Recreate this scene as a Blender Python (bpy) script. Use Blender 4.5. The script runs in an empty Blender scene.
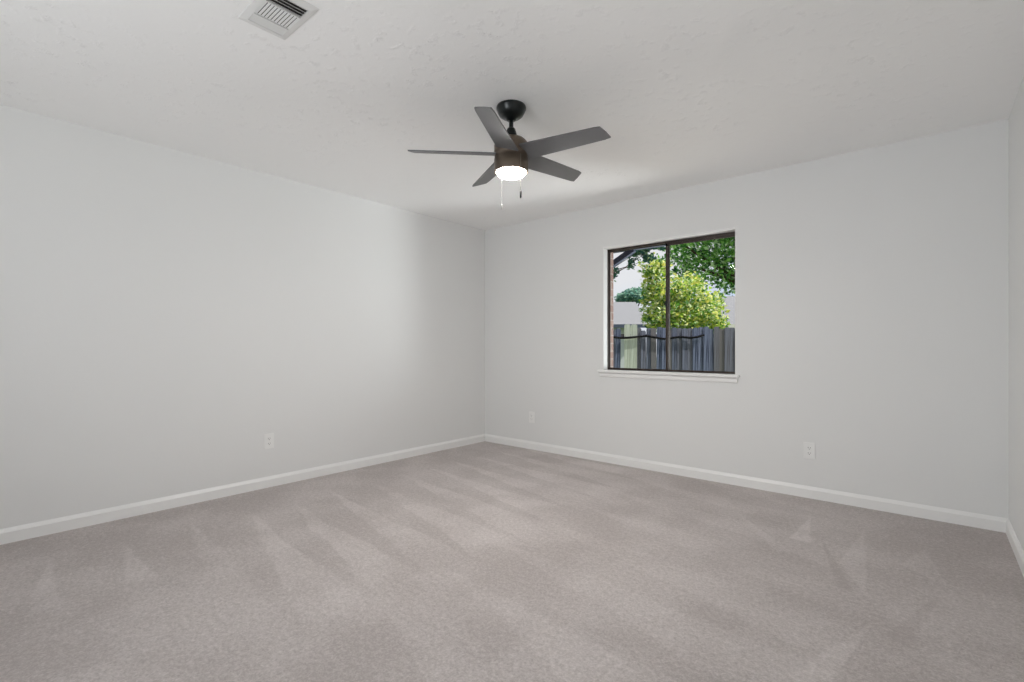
import bpy, bmesh, math, random
from mathutils import Vector, Matrix
R = math.radians
S = bpy.context.scene
COL = S.collection

# ------------------------------------------------------------------ camera
ROOM_W, ROOM_D, ROOM_H = 4.268, 5.70, 2.44
cam_d = bpy.data.cameras.new('camera'); cam = bpy.data.objects.new('camera', cam_d); COL.objects.link(cam)
cam.location = (3.916, -4.085, 1.10)
cam.rotation_euler = (R(90), 0, R(40.6))
cam_d.sensor_width = 36; cam_d.lens = 487.7 / 1024 * 36
cam_d.shift_y = 5 / 1024
cam_d.clip_start = 0.02
S.camera = cam

# ------------------------------------------------------------------ view, world, sun, large lights
S.view_settings.view_transform = 'Standard'; S.view_settings.look = 'None'
S.view_settings.gamma = 1; S.view_settings.use_curve_mapping = False
S.view_settings.exposure = 0.13
S.cycles.max_bounces = 12; S.cycles.diffuse_bounces = 8; S.cycles.transparent_max_bounces = 16
S.cycles.sample_clamp_indirect = 6
w = bpy.data.worlds.new('world'); S.world = w; w.use_nodes = True
wn = w.node_tree; wn.nodes.clear()
wo = wn.nodes.new('ShaderNodeOutputWorld'); wb = wn.nodes.new('ShaderNodeBackground')
wtc = wn.nodes.new('ShaderNodeTexCoord'); wno = wn.nodes.new('ShaderNodeTexNoise'); wr = wn.nodes.new('ShaderNodeValToRGB')
wno.inputs['Scale'].default_value = 2.2; wno.inputs['Detail'].default_value = 5
wr.color_ramp.elements[0].position = .35; wr.color_ramp.elements[0].color = (.62, .72, .92, 1)
wr.color_ramp.elements[1].position = .55; wr.color_ramp.elements[1].color = (.86, .84, .87, 1)
wn.links.new(wtc.outputs['Generated'], wno.inputs['Vector']); wn.links.new(wno.outputs['Fac'], wr.inputs['Fac'])
wn.links.new(wr.outputs['Color'], wb.inputs['Color']); wb.inputs['Strength'].default_value = 0.92
wn.links.new(wb.outputs[0], wo.inputs[0])

def light(name, kind, loc, direction, energy, color=(1, 1, 1), **kw):
    d = bpy.data.lights.new(name, kind); d.energy = energy; d.color = color
    for k, v in kw.items(): setattr(d, k, v)
    o = bpy.data.objects.new(name, d); COL.objects.link(o); o.location = loc
    o.rotation_euler = Vector(direction).to_track_quat('-Z', 'Y').to_euler()
    return o
SUN = Vector((.80, .38, 0)).normalized() * math.cos(R(50)) + Vector((0, 0, math.sin(R(50))))
light('sun', 'SUN', (10, 5, 12), -SUN, 6.5, (1, .95, .86), angle=R(.6))
# added area lights at an invented window behind the camera, brightening the room
light('rear_fill_high', 'AREA', (2.75, -5.92, 1.45), (-.10, 1, -.25), 2, (.95, .98, 1), shape='RECTANGLE', size=2.2, size_y=1.6)
light('rear_fill_low', 'AREA', (2.45, -5.92, .90), (.40, .85, 1.2), 46, (.97, .985, 1), shape='RECTANGLE', size=1.7, size_y=1.0)
# added area light, out of view, standing in for bounce off the patio
light('window_side_fill', 'AREA', (3.9, 1.25, .75), (-.80, -1, .26), 92, (.97, .985, 1), shape='RECTANGLE', size=1.3, size_y=1.2)

# ------------------------------------------------------------------ materials
def srgb(r, g, b):
    f = lambda c: c / 12.92 if c <= .04045 else ((c + .055) / 1.055) ** 2.4
    return (f(r / 255), f(g / 255), f(b / 255), 1)
class NT:
    def __init__(s, name):
        s.m = bpy.data.materials.new(name); s.m.use_nodes = True; s.t = s.m.node_tree
        s.p = s.t.nodes['Principled BSDF']; s.out = s.t.nodes['Material Output']
    def n(s, typ, **kw):
        o = s.t.nodes.new('ShaderNode' + typ)
        for k, v in kw.items():
            if hasattr(o, k): setattr(o, k, v)
        return o
    def l(s, a, b): s.t.links.new(a, b)
    def val(s, x, sock):
        if isinstance(x, (int, float)): sock.default_value = x
        else: s.l(x, sock)
    def math(s, op, a, b=0.0, c=None, clamp=False):
        o = s.n('Math', operation=op); o.use_clamp = clamp
        s.val(a, o.inputs[0]); s.val(b, o.inputs[1])
        if c is not None: s.val(c, o.inputs[2])
        return o.outputs[0]
    def mix(s, f, a, b, mode='MIX'):
        o = s.n('MixRGB', blend_type=mode)
        s.val(f, o.inputs[0])
        for x, k in ((a, 1), (b, 2)):
            if isinstance(x, tuple): o.inputs[k].default_value = x
            else: s.l(x, o.inputs[k])
        return o.outputs[0]
    def step(s, v, a, b):
        o = s.n('MapRange', interpolation_type='SMOOTHSTEP'); s.l(v, o.inputs[0])
        o.inputs[1].default_value = a; o.inputs[2].default_value = b
        return o.outputs[0]
    def noise(s, vec, scale, detail=2, rough=.5, dist=0):
        o = s.n('TexNoise'); s.l(vec, o.inputs['Vector']); o.inputs['Scale'].default_value = scale
        o.inputs['Detail'].default_value = detail; o.inputs['Roughness'].default_value = rough
        o.inputs['Distortion'].default_value = dist
        return o.outputs['Fac']
    def bump(s, h, strength, dist):
        o = s.n('Bump'); o.inputs['Strength'].default_value = strength; o.inputs['Distance'].default_value = dist
        s.l(h, o.inputs['Height']); s.l(o.outputs[0], s.p.inputs['Normal'])
    def obj(s): return s.n('TexCoord').outputs['Object']
def simple(name, col, rough=.5, metal=0, spec=.5, var=0, scale=20, bump=0):
    k = NT(name); k.p.inputs['Roughness'].default_value = rough; k.p.inputs['Metallic'].default_value = metal
    k.p.inputs['Specular IOR Level'].default_value = spec
    n = k.noise(k.obj(), scale, 3)
    dark = tuple(c * (1 - var) for c in col[:3]) + (1,)
    k.l(k.mix(n, dark, col), k.p.inputs['Base Color'])
    if bump: k.bump(n, 1, bump)
    return k.m

def wall_mat():
    k = NT('painted_wall'); v = k.obj()
    k.p.inputs['Base Color'].default_value = (.775, .778, .772, 1); k.p.inputs['Roughness'].default_value = .55
    k.p.inputs['Specular IOR Level'].default_value = .25
    k.bump(k.noise(v, 55, 3), .25, .0012); return k.m
def ceiling_mat():
    k = NT('textured_ceiling'); v = k.obj()
    k.p.inputs['Base Color'].default_value = (.93, .93, .925, 1); k.p.inputs['Roughness'].default_value = .75
    k.p.inputs['Specular IOR Level'].default_value = .15
    mask = k.step(k.noise(v, 3.2, 2), .35, .65)
    a = k.noise(v, 42, 4, .6, 1.4)
    ridge = k.math('SUBTRACT', 1.0, k.math('ABSOLUTE', k.math('MULTIPLY', k.math('SUBTRACT', a, .5), 9.0)), clamp=True)
    ridge = k.math('MULTIPLY', ridge, k.step(k.noise(v, 18, 2), .52, .66))
    h = k.math('ADD', k.math('MULTIPLY', ridge, k.math('ADD', mask, .25)), k.math('MULTIPLY', k.noise(v, 60, 3), .25))
    k.bump(h, .55, .0022); return k.m
def carpet_mat():
    k = NT('taupe_carpet'); v = k.obj()
    sx = k.n('SeparateXYZ'); k.l(v, sx.inputs[0]); x, y = sx.outputs[0], sx.outputs[1]
    wob = k.math('MULTIPLY', k.math('SUBTRACT', k.noise(v, 4, 2), .5), .05)
    big = k.math('MULTIPLY', k.math('SUBTRACT', k.noise(v, 1.1, 1), .5), .16)
    xx = k.math('ADD', x, k.math('MULTIPLY', wob, 2.0)); yy = k.math('ADD', k.math('ADD', y, wob), big)
    def wedge(x0, x1, slope, period, off, w1):
        # vacuum strokes: narrow at x0, widening towards x1
        s_ = k.math('ADD', k.math('MULTIPLY', k.math('SUBTRACT', xx, x0), slope), k.math('ADD', yy, off))
        fr = k.math('FRACT', k.math('DIVIDE', s_, period))
        t = k.math('MULTIPLY', k.math('DIVIDE', k.math('SUBTRACT', xx, x0), x1 - x0), w1)
        d = k.math('SUBTRACT', t, k.math('ABSOLUTE', k.math('SUBTRACT', fr, .5)))
        on = k.step(d, -.03, .04)
        return k.math('MULTIPLY', on, k.math('SUBTRACT', 1.0, k.step(xx, x1 - .05, x1 + .35)))
    wd = wedge(.42, 1.95, .15, .31, 10.06, .42)
    wd = k.math('MULTIPLY', wd, k.step(x, .35, .6))
    wd = k.math('MULTIPLY', wd, k.math('SUBTRACT', 1.0, k.math('MULTIPLY', k.step(x, .95, 1.35), k.step(k.math('MULTIPLY', y, -1), 2.95, 3.35))))
    wd = k.math('MULTIPLY', wd, k.math('ADD', .45, k.math('MULTIPLY', k.step(k.noise(v, 2.4, 3), .35, .6), .55)))
    w2 = wedge(1.95, 3.4, .18, .42, 10.2, .38)
    w2 = k.math('MULTIPLY', k.math('MULTIPLY', w2, k.step(x, 1.95, 2.3)), .45)
    def tri(p):
        r = None
        for i in range(3):
            (ax, ay), (bx, by) = p[i], p[(i + 1) % 3]
            nx, ny = -(by - ay), bx - ax; L = math.hypot(nx, ny); nx /= L; ny /= L
            d = k.math('ADD', k.math('ADD', k.math('MULTIPLY', k.math('SUBTRACT', x, ax), nx), k.math('MULTIPLY', k.math('SUBTRACT', y, ay), ny)), k.math('MULTIPLY', wob, .35))
            e = k.step(d, -.006, .012); r = e if r is None else k.math('MULTIPLY', r, e)
        return r
    def ccw(p):
        (a, b), (c, d), (e, f) = p
        return p if (c - a) * (f - b) - (e - a) * (d - b) > 0 else [p[0], p[2], p[1]]
    ts = None
    for p, s_ in (([(3.331, -.43), (3.30, -.93), (3.416, -.93)], 1.0), ([(3.622, -.455), (3.56, -1.12), (3.706, -1.45)], .7),
                  ([(3.42, -.75), (3.60, -1.45), (3.66, -1.42)], -.7), ([(3.9, -.60), (3.80, -.95), (3.98, -1.1)], .6),
                  ([(3.75, -1.65), (3.55, -2.25), (3.66, -2.3)], .7), ([(3.95, -1.2), (3.78, -1.75), (3.86, -1.8)], -.5),
                  ([(2.9, -.62), (3.3, -1.2), (3.36, -1.12)], .5)):
        t = k.math('MULTIPLY', tri(ccw(p)), s_); ts = t if ts is None else k.math('ADD', ts, t)
    patch = k.step(k.noise(v, 1.9, 4, .6), .36, .64)
    grain = k.noise(v, 110, 4, .8); grain2 = k.noise(v, 45, 3, .6)
    amt = k.math('ADD', k.math('MULTIPLY', wd, .27), k.math('MULTIPLY', w2, .30))
    amt = k.math('ADD', amt, k.math('MULTIPLY', ts, .32))
    amt = k.math('ADD', amt, k.math('MULTIPLY', patch, .30))
    amt = k.math('ADD', amt, k.math('MULTIPLY', k.math('SUBTRACT', grain, .5), 2.4))
    amt = k.math('ADD', amt, k.math('MULTIPLY', k.math('SUBTRACT', grain2, .5), 1.3))
    amt = k.math('ADD', amt, .15, clamp=True)
    k.l(k.mix(amt, (.43, .385, .368, 1), (.70, .645, .628, 1)), k.p.inputs['Base Color'])
    k.p.inputs['Roughness'].default_value = 1; k.p.inputs['Specular IOR Level'].default_value = .05
    k.p.inputs['Sheen Weight'].default_value = .15
    k.bump(k.math('ADD', grain, k.math('MULTIPLY', grain2, .8)), .9, .008); return k.m
def brick_mat():
    k = NT('brick'); v = k.obj(); sx = k.n('SeparateXYZ'); k.l(v, sx.inputs[0])
    cb = k.n('CombineXYZ'); k.l(k.math('ADD', sx.outputs[0], sx.outputs[1]), cb.inputs[0]); k.l(sx.outputs[2], cb.inputs[1])
    b = k.n('TexBrick'); k.l(cb.outputs[0], b.inputs['Vector'])
    b.inputs['Color1'].default_value = srgb(122, 96, 88); b.inputs['Color2'].default_value = srgb(142, 120, 112); b.inputs['Mortar'].default_value = srgb(150, 140, 134)
    b.inputs['Scale'].default_value = 1; b.inputs['Brick Width'].default_value = .2; b.inputs['Row Height'].default_value = .075; b.inputs['Mortar Size'].default_value = .006
    k.l(b.outputs['Color'], k.p.inputs['Base Color']); k.p.inputs['Roughness'].default_value = .9
    k.bump(b.outputs['Fac'], -.6, .004); return k.m
def wood_mat(name, c1, c2, c3=None, rough=.85):
    k = NT(name); v = k.obj(); mp = k.n('Mapping'); k.l(v, mp.inputs[0]); mp.inputs['Scale'].default_value = (30, 30, 1.2)
    n = k.noise(mp.outputs[0], 1, 4, .6)
    c = k.mix(k.step(n, .3, .7), c1, c2)
    if c3:
        oi = k.n('ObjectInfo'); c = k.mix(k.step(oi.outputs['Random'], .3, 1.0), c, c3)
    k.l(c, k.p.inputs['Base Color']); k.p.inputs['Roughness'].default_value = rough; k.p.inputs['Specular IOR Level'].default_value = .2
    k.bump(n, .5, .003); return k.m
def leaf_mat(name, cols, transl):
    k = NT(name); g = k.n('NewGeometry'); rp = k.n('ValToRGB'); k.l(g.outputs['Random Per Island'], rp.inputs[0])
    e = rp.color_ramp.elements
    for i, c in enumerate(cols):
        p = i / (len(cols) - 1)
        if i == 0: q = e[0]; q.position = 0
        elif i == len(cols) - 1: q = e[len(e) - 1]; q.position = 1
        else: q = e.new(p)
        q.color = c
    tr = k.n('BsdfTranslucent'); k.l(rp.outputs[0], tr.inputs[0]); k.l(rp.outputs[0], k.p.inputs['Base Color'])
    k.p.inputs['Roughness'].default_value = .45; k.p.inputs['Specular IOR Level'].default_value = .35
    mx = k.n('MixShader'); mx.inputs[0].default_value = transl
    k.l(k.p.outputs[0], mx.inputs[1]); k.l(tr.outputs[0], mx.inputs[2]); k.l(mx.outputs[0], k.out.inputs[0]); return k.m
def glass_mat():
    k = NT('window_glass'); tr = k.n('BsdfTransparent'); tr.inputs[0].default_value = (.95, .97, .97, 1)
    gl = k.n('BsdfGlossy'); gl.inputs['Roughness'].default_value = 0
    fr = k.n('Fresnel'); fr.inputs[0].default_value = 1.12
    mx = k.n('MixShader'); k.l(fr.outputs[0], mx.inputs[0]); k.l(tr.outputs[0], mx.inputs[1]); k.l(gl.outputs[0], mx.inputs[2])
    k.l(mx.outputs[0], k.out.inputs[0]); return k.m
def emit_mat(name, col, strength):
    k = NT(name); k.p.inputs['Base Color'].default_value = (.9, .9, .88, 1)
    k.p.inputs['Emission Color'].default_value = col; k.p.inputs['Emission Strength'].default_value = strength
    return k.m
def shingle_mat():
    k = NT('grey_shingles'); v = k.obj()
    n = k.noise(v, 9, 4, .7)
    k.l(k.mix(n, srgb(112, 112, 118), srgb(140, 139, 144)), k.p.inputs['Base Color']); k.p.inputs['Roughness'].default_value = .95
    k.bump(k.noise(v, 14, 2), .6, .02); return k.m

M = dict(wall=wall_mat(), ceil=ceiling_mat(), carpet=carpet_mat(), brick=brick_mat(), glass=glass_mat(), shingle=shingle_mat(),
    trim=simple('white_trim', (.86, .86, .85, 1), .35, var=.02),
    vent=simple('white_vent_metal', (.78, .78, .77, 1), .4, var=.03),
    ventdark=simple('duct_shade', (.03, .026, .025, 1), .9),
    plate=simple('white_plastic', (.85, .85, .84, 1), .3, var=.02),
    slot=simple('outlet_slot', (.05, .05, .05, 1), .6),
    bronze_win=simple('bronze_aluminium', srgb(52, 40, 34), .4, .2, var=.3, scale=60),
    black=simple('matt_black_metal', (.010, .013, .013, 1), .28, .3, var=.2),
    housing=simple('dark_bronze_housing', (.15, .115, .085, 1), .38, .4, var=.2),
    blade=simple('dark_grey_blade', (.15, .15, .155, 1), .42, var=.15, scale=14, spec=.6),
    chain=simple('pale_chain', (.62, .60, .57, 1), .35, .5), chain_dark=simple('antique_chain', (.22, .20, .17, 1), .5, .3), fob=simple('dark_fob', (.02, .02, .02, 1), .9, spec=.1),
    lens=emit_mat('lit_lens', (1, .965, .92, 1), 270),
    weather=wood_mat('weathered_pickets', srgb(40, 46, 66), srgb(118, 126, 152), srgb(104, 100, 102)),
    newwood=wood_mat('new_treated_pickets', srgb(160, 165, 152), srgb(198, 204, 194)),
    porch=simple('blue_grey_paint', srgb(78, 88, 110), .7, var=.15),
    fascia=simple('fascia_eave_shade', srgb(70, 78, 100), .7, var=.1), housewall=simple('pale_siding', srgb(196, 198, 204), .8, var=.1),  # dark fascia colour carries the shadow under the neighbour's eave
    gutter=simple('white_fascia', srgb(215, 212, 205), .6, var=.05),
    bark=simple('bark', srgb(92, 76, 62), .95, var=.5, scale=12, bump=.02),
    cable=simple('black_cable', (.010, .010, .012, 1), .95, spec=.05),
    lawn=simple('lawn', srgb(96, 120, 60), .95, var=.5, scale=6), slab=simple('concrete', srgb(196, 190, 180), .9, var=.15, scale=4),
    leaf_y=leaf_mat('yellow_green_leaves', [srgb(50, 96, 52), srgb(110, 160, 60), srgb(184, 210, 88), srgb(236, 226, 120), srgb(240, 246, 200), srgb(96, 150, 70)], .5),  # leaf tones from dark green to pale yellow, random per leaf
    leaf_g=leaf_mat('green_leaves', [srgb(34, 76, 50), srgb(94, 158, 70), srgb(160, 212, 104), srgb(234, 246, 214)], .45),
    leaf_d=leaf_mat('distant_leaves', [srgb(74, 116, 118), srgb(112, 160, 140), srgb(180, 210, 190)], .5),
    leaf_b=leaf_mat('blue_green_leaves', [srgb(58, 94, 104), srgb(84, 130, 110), srgb(150, 186, 140)], .4))  # blue-green leaf tones of the overhanging tree

# ------------------------------------------------------------------ mesh helpers
def link(name, bm, mat, parent=None, loc=None, smooth=False, rot=None):
    me = bpy.data.meshes.new(name); bmesh.ops.recalc_face_normals(bm, faces=bm.faces[:]) if smooth != 'leaf' else None
    bm.to_mesh(me); bm.free(); me.materials.append(mat)
    if smooth is True:
        for p in me.polygons: p.use_smooth = True
    o = bpy.data.objects.new(name, me); COL.objects.link(o)
    if parent: o.parent = parent
    if loc: o.location = loc
    if rot: o.rotation_euler = rot
    return o
def box(bm, a, b, bevel=0):
    a = Vector(a); b = Vector(b); c = (a + b) / 2; d = b - a
    r = bmesh.ops.create_cube(bm, size=1, matrix=Matrix.Translation(c) @ Matrix.Diagonal((abs(d.x), abs(d.y), abs(d.z), 1)))
    if bevel:
        es = list({e for v in r['verts'] for e in v.link_edges})
        bmesh.ops.bevel(bm, geom=es, offset=bevel, segments=2, affect='EDGES', profile=.5)
def new(): return bmesh.new()
def boxes(*l, bevel=0):
    bm = new()
    for a, b in l: box(bm, a, b, bevel)
    return bm
def lathe(prof, seg=48, bm=None, off=(0, 0, 0)):
    bm = bm or new(); rings = []
    for r, z in prof:
        if r < 1e-5: rings.append([bm.verts.new((off[0], off[1], z + off[2]))])
        else: rings.append([bm.verts.new((off[0] + r * math.cos(2 * math.pi * i / seg), off[1] + r * math.sin(2 * math.pi * i / seg), z + off[2])) for i in range(seg)])
    for a, b in zip(rings, rings[1:]):
        for i in range(seg):
            j = (i + 1) % seg
            if len(a) == 1 and len(b) == 1: continue
            if len(a) == 1: bm.faces.new((a[0], b[i], b[j]))
            elif len(b) == 1: bm.faces.new((a[i], a[j], b[0]))
            else: bm.faces.new((a[i], a[j], b[j], b[i]))
    return bm
def tube(bm, pts, rads, seg=8):
    pts = [Vector(p) for p in pts]; rings = []
    if not isinstance(rads, (list, tuple)): rads = [rads] * len(pts)
    for i, p in enumerate(pts):
        d = (pts[min(i + 1, len(pts) - 1)] - pts[max(i - 1, 0)]).normalized()
        u = d.cross(Vector((0, 0, 1)) if abs(d.z) < .9 else Vector((1, 0, 0))).normalized(); v = d.cross(u)
        rings.append([bm.verts.new(p + (u * math.cos(2 * math.pi * k / seg) + v * math.sin(2 * math.pi * k / seg)) * rads[i]) for k in range(seg)])
    for a, b in zip(rings, rings[1:]):
        for k in range(seg): bm.faces.new((a[k], a[(k + 1) % seg], b[(k + 1) % seg], b[k]))
    bm.faces.new(rings[0]); bm.faces.new(rings[-1]); return bm
def extrude_profile(prof, p0, p1, out):
    # prof: (distance from wall, height); p0->p1 along wall at floor, out: unit into the room
    bm = new(); p0 = Vector(p0); p1 = Vector(p1); out = Vector(out)
    A = [bm.verts.new(p0 + out * d + Vector((0, 0, h))) for d, h in prof]; B = [bm.verts.new(p1 + out * d + Vector((0, 0, h))) for d, h in prof]
    n = len(prof)
    for i in range(n): bm.faces.new((A[i], A[(i + 1) % n], B[(i + 1) % n], B[i]))
    bm.faces.new(A); bm.faces.new(B[::-1]); return bm
def struct(name, bm, mat, parent=None, **kw):
    o = link(name, bm, mat, parent, **kw)
    if not parent: o['kind'] = 'structure'
    return o
def thing(name, label, cat, loc=(0, 0, 0), rotz=0, group=None):
    o = bpy.data.objects.new(name, None); COL.objects.link(o); o.location = loc; o.rotation_euler = (0, 0, rotz); o.empty_display_size = .1
    o['label'] = label; o['category'] = cat
    if group: o['group'] = group
    return o

# ------------------------------------------------------------------ the room
W, D, H = ROOM_W, ROOM_D, ROOM_H
WX0, WX1, WZ0, WZ1 = 1.555, 2.743, .872, 2.042     # window opening
WT = .10
struct('floor', boxes(((-.1, -D - .1, -.1), (W + .1, .1, 0))), M['carpet'])
struct('ceiling', boxes(((-.1, -D - .1, H), (W + .1, .1, H + .12))), M['ceil'])
struct('wall_left', boxes(((-.12, -D - .1, 0), (0, WT, H))), M['wall'])
struct('wall_right', boxes(((W, -D - .1, 0), (W + .12, WT, H))), M['wall'])
def holed(x0, x1, y0, y1, z0, z1, hx0, hx1, hz0, hz1):
    bm = new()
    def loop(y, r): return [bm.verts.new((x, y, z)) for x, z in r]
    o = [(x0, z0), (x1, z0), (x1, z1), (x0, z1)]; h = [(hx0, hz0), (hx1, hz0), (hx1, hz1), (hx0, hz1)]
    of, hf, ob, hb = loop(y0, o), loop(y0, h), loop(y1, o), loop(y1, h)
    for i in range(4):
        j = (i + 1) % 4
        bm.faces.new((of[i], of[j], hf[j], hf[i])); bm.faces.new((ob[i], ob[j], hb[j], hb[i]))
        bm.faces.new((of[i], of[j], ob[j], ob[i])); bm.faces.new((hf[i], hf[j], hb[j], hb[i]))
    return bm
struct('wall_back', holed(0, W, 0, WT, 0, H, WX0, WX1, WZ0, WZ1), M['wall'])
struct('wall_brick_outside', holed(-1.5, 8, WT, .178, -.25, 2.62, WX0 + .012, WX1, WZ0, WZ1 - .004), M['brick'])
FX0, FX1, FZ0, FZ1 = 1.6, 3.9, .35, 2.2  # made-up opening that lets the rear area lights in
struct('wall_front', holed(0, W, -D - .1, -D, 0, H, FX0, FX1, FZ0, FZ1), M['wall'])
bp = [(0, 0), (.014, 0), (.014, .062), (.010, .070), (.006, .078), (.004, .083), (0, .083)]
struct('baseboard_left', extrude_profile(bp, (0, -D, 0), (0, 0, 0), (1, 0, 0)), M['trim'])
struct('baseboard_back', extrude_profile(bp, (0, 0, 0), (W, 0, 0), (0, -1, 0)), M['trim'])
struct('baseboard_right', extrude_profile(bp, (W, -D, 0), (W, 0, 0), (-1, 0, 0)), M['trim'])
struct('baseboard_front', extrude_profile(bp, (0, -D, 0), (W, -D, 0), (0, 1, 0)), M['trim'])

# window sill and apron
sp = [(-.088, .872), (-.088, .855), (0, .855), (0, .812), (.012, .812), (.014, .822), (.014, .846), (.020, .850), (.034, .852), (.036, .858), (.036, .866), (.032, .872)]
bm = new(); box(bm, (WX0 - .045, -.036, .852), (WX1 + .035, 0, .873), .004); box(bm, (WX0 + .002, -.001, .858), (WX1 - .002, .098, .873))
struct('trim_1', bm, M['trim']).name = 'trim_1'
bm = extrude_profile([(0, .808), (.010, .808), (.013, .816), (.013, .840), (.020, .852), (0, .852)], (WX0 - .030, 0, 0), (WX1 + .020, 0, 0), (0, -1, 0))
struct('trim_2', bm, M['trim'])

# window 1: two-light sliding window in bronze aluminium
def slider(name, x0, x1, z0, z1, yo, flip=1):
    root = bpy.data.objects.new(name, None); COL.objects.link(root); root['kind'] = 'structure'; root.location = ((x0 + x1) / 2, yo, z0)
    root.empty_display_size = .1
    hw = (x1 - x0) / 2; h = z1 - z0; y = 0
    f = .007
    link('window_frame', boxes(((-hw, -.016, 0), (-hw + f, .024, h)), ((hw - f, -.016, 0), (hw, .024, h)), ((-hw, -.016, h - .018), (hw, .024, h)), ((-hw, -.016, 0), (hw, .024, .012)), bevel=.001), M['bronze_win'], root)
    for side in (-1, 1):
        a, b = (-hw + f, .014) if side < 0 else (-.014, hw - f)
        ya, yb = (-.012, .002) if side > 0 else (.006, .020)
        t = .014; top = .024 if side > 0 else .008; jt = .022 if side > 0 else .016
        oj = .006
        l0, r0 = (oj, jt) if side < 0 else (jt, oj)
        s = link('sash', boxes(((a, ya, .010), (a + l0, yb, h - .016)), ((b - r0, ya, .010), (b, yb, h - .016)),
                 ((a, ya, h - .016 - top), (b, yb, h - .016)), ((a, ya, .010), (b, yb, .020)), bevel=.001), M['bronze_win'], root)
        link('pane', boxes(((a + l0 - .002, (ya + yb) / 2 - .002, .019), (b - r0 + .002, (ya + yb) / 2 + .002, h - .016 - top + .002))), M['glass'], s)
    link('latch', boxes(((-.012, -.024, h * .5), (.004, -.012, h * .5 + .05)), ((-.020, -.030, h * .5 + .015), (-.006, -.020, h * .5 + .030)), bevel=.002), M['black'], root)
    return root
struct('trim_3', boxes(((WX0, .002, WZ1 - .016), (WX1, .099, WZ1 + .002))), M['trim'])
struct('trim_4', boxes(((WX0 - .002, .002, WZ0), (WX0 + .005, .099, WZ1 - .016))), M['trim'])
slider('window_1', WX0 + .005, WX1, WZ0, WZ1 - .016, .092)
w2 = slider('added_rear_window', FX0, FX1, FZ0, FZ1, -D - .05); w2.rotation_euler = (0, 0, math.pi)  # invented window, put in so the rear fill lights can enter

# ------------------------------------------------------------------ ceiling fan
FC = (2.135, -2.014)
CAMZ = 40.6
fan = thing('ceiling_fan', 'dark five-blade ceiling fan with lit round lens and two pull chains', 'ceiling fan', (FC[0], FC[1], H))
z = lambda a: a - H
link('canopy', lathe([(0, 0), (.081, 0), (.083, z(2.434)), (.083, z(2.424)), (.080, z(2.421)), (.076, z(2.408)), (.066, z(2.390)), (.050, z(2.378)), (.030, z(2.372)), (.024, z(2.362)), (0, z(2.362))]), M['black'], fan, smooth=True)
link('downrod', lathe([(0, z(2.366)), (.0125, z(2.366)), (.0125, z(2.30)), (0, z(2.30))], 24), M['black'], fan, smooth=True)
link('coupling', lathe([(0, z(2.320)), (.018, z(2.320)), (.024, z(2.312)), (.030, z(2.290)), (.036, z(2.262)), (.036, z(2.245)), (0, z(2.245))], 32), M['black'], fan, smooth=True)
hou = link('motor_housing', lathe([(0, z(2.262)), (.050, z(2.262)), (.074, z(2.254)), (.090, z(2.238)), (.0955, z(2.218)), (.0955, z(2.178)), (.0935, z(2.176)), (.0935, z(2.146)), (.0955, z(2.144)), (.0955, z(2.076)), (.0935, z(2.072)), (.080, z(2.072)), (.080, z(2.080)), (0, z(2.080))], 64), M['housing'], fan, smooth=True)
link('light_lens', lathe([(0, z(2.079)), (.079, z(2.079)), (.079, z(2.070)), (.077, z(2.062)), (.070, z(2.055)), (.055, z(2.049)), (.03, z(2.046)), (0, z(2.045))], 48), M['lens'], fan, smooth=True)
bm = new()
blade_pts = []
def blade_mesh():
    bm = new(); r0, rt = .088, .557
    w0, w1 = .064, .049
    rows = []
    N = 14
    for i in range(N + 1):
        t = i / N; hwid = w0 + (w1 - w0) * t
        ra = r0 + (rt - .014 - r0) * t; rb = r0 + (rt + .012 - r0) * t
        rows.append([(ra, -hwid), ((ra + rb) / 2, 0), (rb, hwid)])
    rows[-1] = [(rows[-1][0][0] - .003, rows[-1][0][1] + .004), rows[-1][1], (rows[-1][2][0] - .003, rows[-1][2][1] - .004)]
    th = .0035; top = [[bm.verts.new((x, y, th)) for x, y in r] for r in rows]; bot = [[bm.verts.new((x, y, -th)) for x, y in r] for r in rows]
    for i in range(N):
        for j in range(2):
            bm.faces.new((top[i][j], top[i + 1][j], top[i + 1][j + 1], top[i][j + 1])); bm.faces.new((bot[i][j], bot[i][j + 1], bot[i + 1][j + 1], bot[i + 1][j]))
        bm.faces.new((top[i][0], bot[i][0], bot[i + 1][0], top[i + 1][0])); bm.faces.new((top[i][2], top[i + 1][2], bot[i + 1][2], bot[i][2]))
    for j in range(2):
        bm.faces.new((top[0][j], top[0][j + 1], bot[0][j + 1], bot[0][j])); bm.faces.new((top[N][j], bot[N][j], bot[N][j + 1], top[N][j + 1]))
    return bm
PITCH = -16
b0 = None
for k in range(5):
    ang = 184.7 + 72 * k + CAMZ
    if b0 is None: b0 = o = link('blade', blade_mesh(), M['blade'], fan)
    else: o = b0.copy(); COL.objects.link(o); o.parent = fan
    o.matrix_local = Matrix.Translation((0, 0, z(2.172))) @ Matrix.Rotation(R(ang), 4, 'Z') @ Matrix.Rotation(R(PITCH), 4, 'X')
def chain(u, v, ztop, zbot, zf, mat_f, fr, mat_c='chain'):
    # u to the right, v away, in axes turned to the room's diagonal
    px = u * .7593 + v * -.6508; py = u * .6508 + v * .7593
    bm = new(); tube(bm, [(px, py, z(ztop)), (px, py, z(zbot))], .0013, 6)
    zz = ztop
    while zz > zbot:
        bmesh.ops.create_icosphere(bm, subdivisions=1, radius=.0016, matrix=Matrix.Translation((px, py, z(zz)))); zz -= .006
    c = link('pull_chain', bm, M[mat_c], fan)
    link('fob', lathe([(0, z(zbot)), (fr * .6, z(zbot) - .002), (fr, z(zbot) - .008), (fr, z(zf) + .006), (fr * .6, z(zf)), (0, z(zf))], 12, off=(px, py, 0)), mat_f, c, smooth=True)
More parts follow.
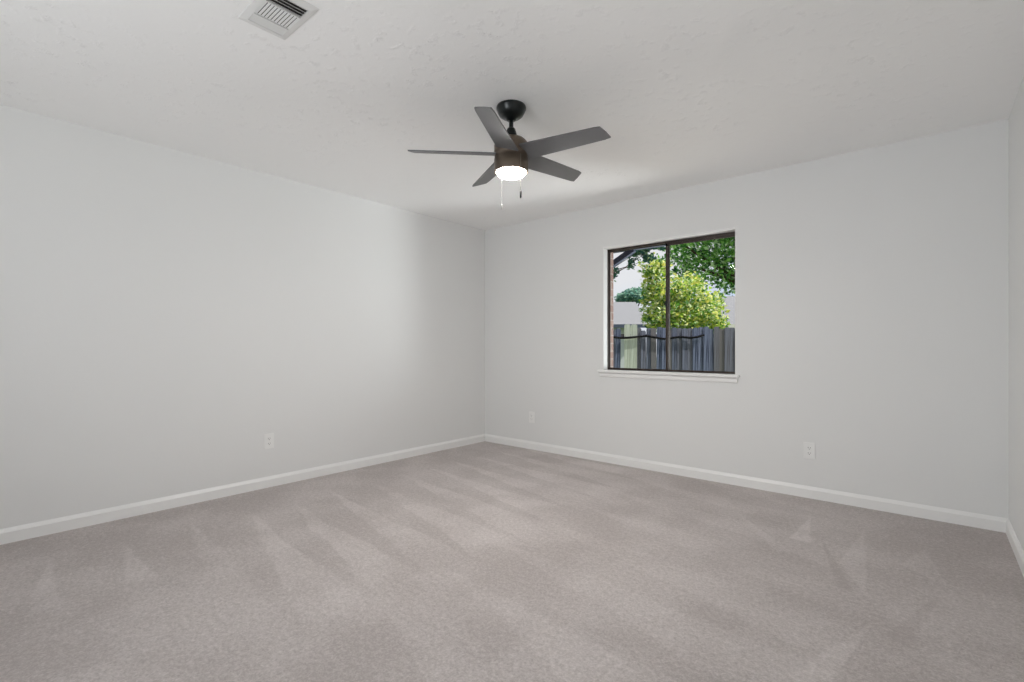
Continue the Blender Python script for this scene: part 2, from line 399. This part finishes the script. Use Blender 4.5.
chain(-.052, -.070, 2.08, 1.875, 1.845, M['chain'], .004)
chain(.052, -.083, 2.148, 1.945, 1.903, M['fob'], .005, 'chain_dark')

# ------------------------------------------------------------------ ceiling vent
VX0, VX1, VY0, VY1 = 1.771, 2.074, -3.305, -3.110
vent = thing('ceiling_vent', 'white rectangular three-way air vent set in the ceiling', 'air vent', ((VX0 + VX1) / 2, (VY0 + VY1) / 2, H))
hx, hy = (VX1 - VX0) / 2, (VY1 - VY0) / 2; gx, gy = .119, .069
bm = new()
o4 = [(-hx, -hy), (hx, -hy), (hx, hy), (-hx, hy)]; i4 = [(-gx, -gy), (gx, -gy), (gx, gy), (-gx, gy)]
lv = []
for r, zz in ((o4, -.0005), ([(a * .985, b * .98) for a, b in o4], -.003), (i4, -.0085), (i4, -.0005)): lv.append([bm.verts.new((x, y, zz)) for x, y in r])
for a, b in zip(lv, lv[1:]):
    for i in range(4): bm.faces.new((a[i], a[(i + 1) % 4], b[(i + 1) % 4], b[i]))
link('vent_frame', bm, M['vent'], vent)
link('duct_shade_sheet', boxes(((-gx - .002, -gy - .002, -.0015), (gx + .004, gy + .004, -.0002))), M['ventdark'], vent)  # flat dark sheet under the ceiling, painting the shade inside a duct
def slat(p0, p1, tilt, wd=.012):
    p0 = Vector(p0); p1 = Vector(p1); d = (p1 - p0); L = d.length; bm = new()
    box(bm, (0, -wd / 2, -.0006), (L, wd / 2, .0006))
    o = link('slat', bm, M['vent'], vent)
    o.matrix_local = Matrix.Translation((p0.x, p0.y, -.0062)) @ Matrix.Rotation(math.atan2(d.y, d.x), 4, 'Z') @ Matrix.Rotation(R(tilt), 4, 'X')
xa, xb = 1.863 - (VX0 + VX1) / 2, 1.972 - (VX0 + VX1) / 2
for i in range(6): x = -gx + .006 + i * (xa + gx - .008) / 5.3; slat((x, -gy, 0), (x, gy, 0), -30, .0072)
for i in range(4): x = xb + .010 + i * (gx - xb - .012) / 3.2; slat((x, -gy, 0), (x, gy, 0), 42, .009)
for i in range(11): y = -gy + .006 + i * (2 * gy - .010) / 10; slat((xa + .003, y, 0), (xb - .003, y, 0), -14, .0086)
for q in (xa, xb): link('divider_bar', boxes(((q - .0015, -gy, -.011), (q + .0015, gy, -.003))), M['vent'], vent)
for sx in (-1, 1): link('screw', lathe([(0, 0), (.004, 0), (.0035, -.002), (0, -.0025)], 12, off=(sx * (gx + .017), 0, -.008)), M['vent'], vent)

# ------------------------------------------------------------------ outlets
def outlet(label, loc, rz):
    t = thing('wall_outlet', label, 'electrical outlet', loc, rz, None)
    w_, h_ = .037, .059        # half sizes; local -Y faces the room
    link('cover_plate', boxes(((-w_, -.006, -h_), (w_, 0, h_)), bevel=.0025), M['plate'], t)
    for s in (-1, 1):
        bm = new(); cz = s * .0195
        pts = []
        for k in range(28):
            a = 2 * math.pi * k / 28; pts.append((.0172 * math.cos(a), max(-.0128, min(.0128, .0172 * math.sin(a)))))
        f = [bm.verts.new((x, -.0075, cz + y)) for x, y in pts]; b = [bm.verts.new((x, -.005, cz + y)) for x, y in pts]
        bm.faces.new(f)
        for k in range(28): bm.faces.new((f[k], f[(k + 1) % 28], b[(k + 1) % 28], b[k]))
        rc = link('receptacle', bm, M['plate'], t)
        bm = boxes(((-.0080, -.0080, cz - .001), (-.0055, -.0072, cz + .008)), ((.0055, -.0080, cz), (.0080, -.0072, cz + .007)))
        lathe([(0, 0), (.0025, 0), (.0025, .0008), (0, .0008)], 12, bm=bm, off=(0, 0, 0)) if False else box(bm, (-.0022, -.0080, cz - .0095), (.0022, -.0072, cz - .005))
        link('slots', bm, M['slot'], rc)
    bm = new(); bmesh.ops.create_cone(bm, cap_ends=True, segments=12, radius1=.003, radius2=.0026, depth=.002, matrix=Matrix.Translation((0, -.0068, 0)) @ Matrix.Rotation(R(90), 4, 'X'))
    link('screw', bm, M['vent'], t)
    return t
outlet('white duplex outlet low on the left wall above the baseboard', (0, -2.431, .358), R(90))
outlet('white duplex outlet low on the window wall, near the far left room corner', (.694, 0, .340), 0)
outlet('white duplex outlet low on the window wall, right of the window', (3.253, 0, .342), 0)

# ------------------------------------------------------------------ outside: porch, ground
struct('ground', boxes(((-45, .2, -.45), (25, 50, -.25))), M['lawn'])
struct('patio_slab', boxes(((-1.5, .18, -.25), (9, 4.2, -.14))), M['slab'])
struct('porch_ceiling', boxes(((-1.5, .178, 2.45), (8, 1.05, 2.55))), M['porch'])
pb = thing('porch_beam', 'blue-grey porch beam with a diagonal brace just outside the window', 'porch beam', (.66, .95, -.14))
link('beam', boxes(((-2.1, -.05, 2.318), (7.3, .05, 2.59)), bevel=.004), M['porch'], pb)
link('post', boxes(((-.05, -.05, 0), (.05, .05, 2.33)), bevel=.004), M['porch'], pb)
bm = new(); box(bm, (0, -.025, -.032), (.80, .025, .032), .003)
br = link('brace', bm, M['porch'], pb); br.location = (.03, 0, 1.955); br.rotation_euler = (0, R(-27.5), 0)

# ------------------------------------------------------------------ fence
random.seed(5)
CX = Vector((.7593, .6508, 0)); CY = Vector((-.6508, .7593, 0)); C0 = Vector((3.916, -4.085, 0))
def cw(u, d): return C0 + CX * u + CY * d
FD = 12.8
fence = thing('wooden_fence', 'weathered blue-grey wooden picket fence with two pale new boards, seen through the window', 'fence', tuple(cw(0, FD) + Vector((0, 0, -.25))), R(40.6))
def picket(u, wd, top, mat, lab=None, yo=0):
    bm = new(); h = wd / 2; c = .03; tt = .009
    p = [(-h, .05), (h, .05), (h, top - c), (h - c, top), (-h + c, top), (-h, top - c)]
    f = [bm.verts.new((x, -tt, z_)) for x, z_ in p]; b = [bm.verts.new((x, tt, z_)) for x, z_ in p]
    bm.faces.new(f); bm.faces.new(b[::-1])
    for i in range(6): bm.faces.new((f[i], f[(i + 1) % 6], b[(i + 1) % 6], b[i]))
    o = link('picket', bm, mat, fence, loc=(u, yo, 0), rot=(0, R(random.uniform(-.6, .6)), R(random.uniform(-4, 4))))
    if lab: o['label'] = lab
px2u = lambda px: (px - 512) / 487.7 * FD
u = px2u(560)
while u < px2u(800):
    if px2u(622.5) < u < px2u(637.5): u = px2u(638.2); continue
    picket(u, .141 + random.uniform(-.002, .004), 1.80 + random.uniform(-.045, .04) + (.02 if u > px2u(650) else 0), M['weather'], yo=.008 * (-1) ** int(u / .137) + random.uniform(-.002, .002)); u += .137
for q in (627.2, 633.4): picket(px2u(q), .162, 1.915, M['newwood'], 'pale new treated board', yo=-.012)
for zz in (.45, 1.62):
    link('rail', boxes(((px2u(558), .012, zz - .045), (px2u(802), .05, zz + .045))), M['weather'], fence)
for q in (585, 665, 745): link('post', boxes(((px2u(q) - .045, .05, 0), (px2u(q) + .045, .14, 1.75)), bevel=.005), M['weather'], fence)
# cable
bm = new(); cp = []
for q, yy in ((604, 336), (612, 337), (620, 338), (630, 337.6), (640, 336.6), (646, 335.8), (654, 337.5), (664, 339), (672, 337.8), (680, 336.8), (688, 337.8), (696, 337.2), (703, 335)):
    p = cw(px2u(q), FD - .065); cp.append((p.x, p.y, 1.10 + (346 - yy) * FD / 487.7))
tube(bm, cp, .028, 8)
cb = link('fence_cable', bm, M['cable'], smooth=True); cb['label'] = 'black cable draped in waves along the top of the wooden fence'; cb['category'] = 'cable'

# ------------------------------------------------------------------ neighbour houses
def house(label, u0, u1, d, zeave, zridge, run, gable_over=.3, fas='fascia'):
    t = thing('neighbor_house', label, 'house', tuple(cw((u0 + u1) / 2, d) + Vector((0, 0, -.25))), R(40.6))
    hw = (u1 - u0) / 2; ze, zr = zeave + .25, zridge + .25
    link('wall', boxes(((-hw + .4, .5, 0), (hw - .4, run * 2 - .5, ze))), M['housewall'], t)
    bm = new(); th = .12
    prof = [(0, ze), (run, zr), (2 * run, ze), (2 * run, ze - th), (run, zr - th), (0, ze - th)]
    A = [bm.verts.new((-hw, y, z_)) for y, z_ in prof]; B = [bm.verts.new((hw, y, z_)) for y, z_ in prof]
    for i in range(6): bm.faces.new((A[i], A[(i + 1) % 6], B[(i + 1) % 6], B[i]))
    bm.faces.new(A[::-1]); bm.faces.new(B)
    for s in (0, 1):
        pass
    link('roof', bm, M['shingle'], t)
    bm = new()
    for x in (-hw + .4, hw - .4):
        v = [bm.verts.new((x, .5, ze - .05)), bm.verts.new((x, run, zr - .15)), bm.verts.new((x, 2 * run - .5, ze - .05))]; bm.faces.new(v)
    link('gable', bm, M['housewall'], t)
    link('fascia', boxes(((-hw, -.04, ze - .16), (hw, 0, ze + .01))), M[fas], t)
    return t
u_ = lambda px, d: (px - 512) / 487.7 * d
house('low house with a grey shingle roof behind the left part of the fence', u_(570, 24), u_(651, 24), 24, 1.10 + 21.5 * 24 / 487.7, 1.10 + 44 * 27 / 487.7, 3.0)
house('grey-roofed house behind the tree, at the right edge of the window', u_(724, 23), u_(810, 23), 23, 1.10 + 21.5 * 23 / 487.7, 1.10 + 50 * 26 / 487.7, 3.0, fas='gutter')

# ------------------------------------------------------------------ trees
def leaves(bm, blobs, n, size, rng):
    tot = sum(b[3] * b[4] * b[5] for b in blobs) 
    for (x, y, z_, rx, ry, rz) in [b[:6] for b in blobs]:
        m = int(n * (rx * ry * rz) / tot) + 30
        for _ in range(m):
            while True:
                v = Vector((rng.uniform(-1.25, 1.25), rng.uniform(-1.25, 1.25), rng.uniform(-1.25, 1.25)))
                q = v.length
                if q < 1 or (q < 1.25 and rng.random() < .3): break
            c = Vector((x + v.x * rx, y + v.y * ry, z_ + v.z * rz)); s = size * rng.uniform(.6, 1.3)
            a = Vector((rng.gauss(0, 1), rng.gauss(0, 1), rng.gauss(0, .6))).normalized()
            b = a.cross(Vector((rng.gauss(0, 1), rng.gauss(0, 1), rng.gauss(0, 1)))).normalized(); nn = a.cross(b)
            p = [bm.verts.new(c - a * s), bm.verts.new(c + b * s * .55 + nn * s * .15), bm.verts.new(c + a * s), bm.verts.new(c - b * s * .55 + nn * s * .15)]
            bm.faces.new((p[0], p[1], p[2])); bm.faces.new((p[0], p[2], p[3]))
def tree(name, label, base, h_trunk, r, blobs, n, size, mat, seed, br=1.0):
    rng = random.Random(seed); t = thing(name, label, 'tree', tuple(base))
    bx = Vector(base)
    rel = [(b[0] - bx.x, b[1] - bx.y, b[2] - bx.z, b[3], b[4], b[5]) for b in blobs]
    bm = new(); top = Vector((rng.uniform(-.1, .1), rng.uniform(-.1, .1), h_trunk)); tube(bm, [(0, 0, -.05), (0, 0, h_trunk * .4), top], [r * 1.3, r, r * .75], 12)
    link('trunk', bm, M['bark'], t, smooth=True)
    bm = new()
    for b in rel:
        e = Vector(b[:3]); m = top.lerp(e, .5) + Vector((rng.uniform(-.2, .2), rng.uniform(-.2, .2), -.15)); tube(bm, [top - Vector((0, 0, .1)), m, e], [r * .45 * br, r * .28 * br, r * .08 * br], 7)
    link('branches', bm, M['bark'], t, smooth=True)
    bm = new(); leaves(bm, rel, n, size, rng); link('foliage', bm, mat, t, smooth='leaf')
    return t
def at(px, py, d):   # point seen at a pixel, d metres away
    p = cw((px - 512) / 487.7 * d, d); return (p.x, p.y, 1.10 + (346 - py) * d / 487.7)
def blob(px, py, d, rpx, rpy, rd=None):
    k = d / 487.7; return at(px, py, d) + (rpx * k, (rd or rpx * k), rpy * k)
g = lambda px, d: Vector(at(px, 346, d)[:2] + (-.25,))
yb = [blob(655, 283, 16, 12, 22), blob(668, 300, 15.6, 16, 22), blob(690, 302, 15.2, 18, 22), blob(676, 318, 15.2, 22, 14), blob(706, 314, 15.4, 17, 16), blob(650, 305, 16, 9, 22), blob(650, 266, 16, 9, 12), blob(662, 268, 16, 8, 10), blob(690, 284, 16, 12, 10), blob(716, 302, 16, 9, 10), blob(655, 322, 15.6, 10, 10), blob(715, 324, 15.6, 12, 8)]
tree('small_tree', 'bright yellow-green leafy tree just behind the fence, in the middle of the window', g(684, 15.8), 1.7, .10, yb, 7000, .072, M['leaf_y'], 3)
gb = [blob(700, 250, 18.5, 24, 18), blob(722, 240, 18, 22, 16), blob(745, 250, 18, 26, 24), blob(680, 262, 18.5, 16, 20), blob(705, 272, 18.5, 24, 16), blob(728, 268, 18.5, 16, 20), blob(760, 225, 18, 40, 26), blob(676, 240, 18, 18, 12), blob(720, 215, 18, 40, 22), blob(775, 265, 18, 22, 20), blob(730, 288, 19, 10, 8)]
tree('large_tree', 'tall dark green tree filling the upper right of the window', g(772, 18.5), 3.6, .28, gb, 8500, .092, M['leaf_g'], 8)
# near tree whose tips hang in at the upper left
hb = [blob(641, 250, 12, 11, 6), blob(632, 255, 12, 6, 7), blob(631, 265, 12, 3, 5), blob(650, 258, 12, 6, 5), blob(615, 272, 12, 3, 8), blob(604, 262, 12, 6, 16), blob(590, 230, 12, 26, 26), blob(640, 228, 12, 34, 16), blob(660, 243, 12, 6, 8)]
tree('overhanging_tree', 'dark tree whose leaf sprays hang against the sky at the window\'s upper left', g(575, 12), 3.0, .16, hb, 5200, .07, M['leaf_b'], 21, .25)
sb = [blob(632, 297, 34, 11, 6), blob(622, 299, 34, 6, 5), blob(642, 296, 34, 8, 6), blob(634, 292, 34, 7, 4)]
tree('distant_tree', 'small blue-green round tree above the left roof ridge', g(632, 34), 3.2, .22, sb, 2600, .14, M['leaf_d'], 30)
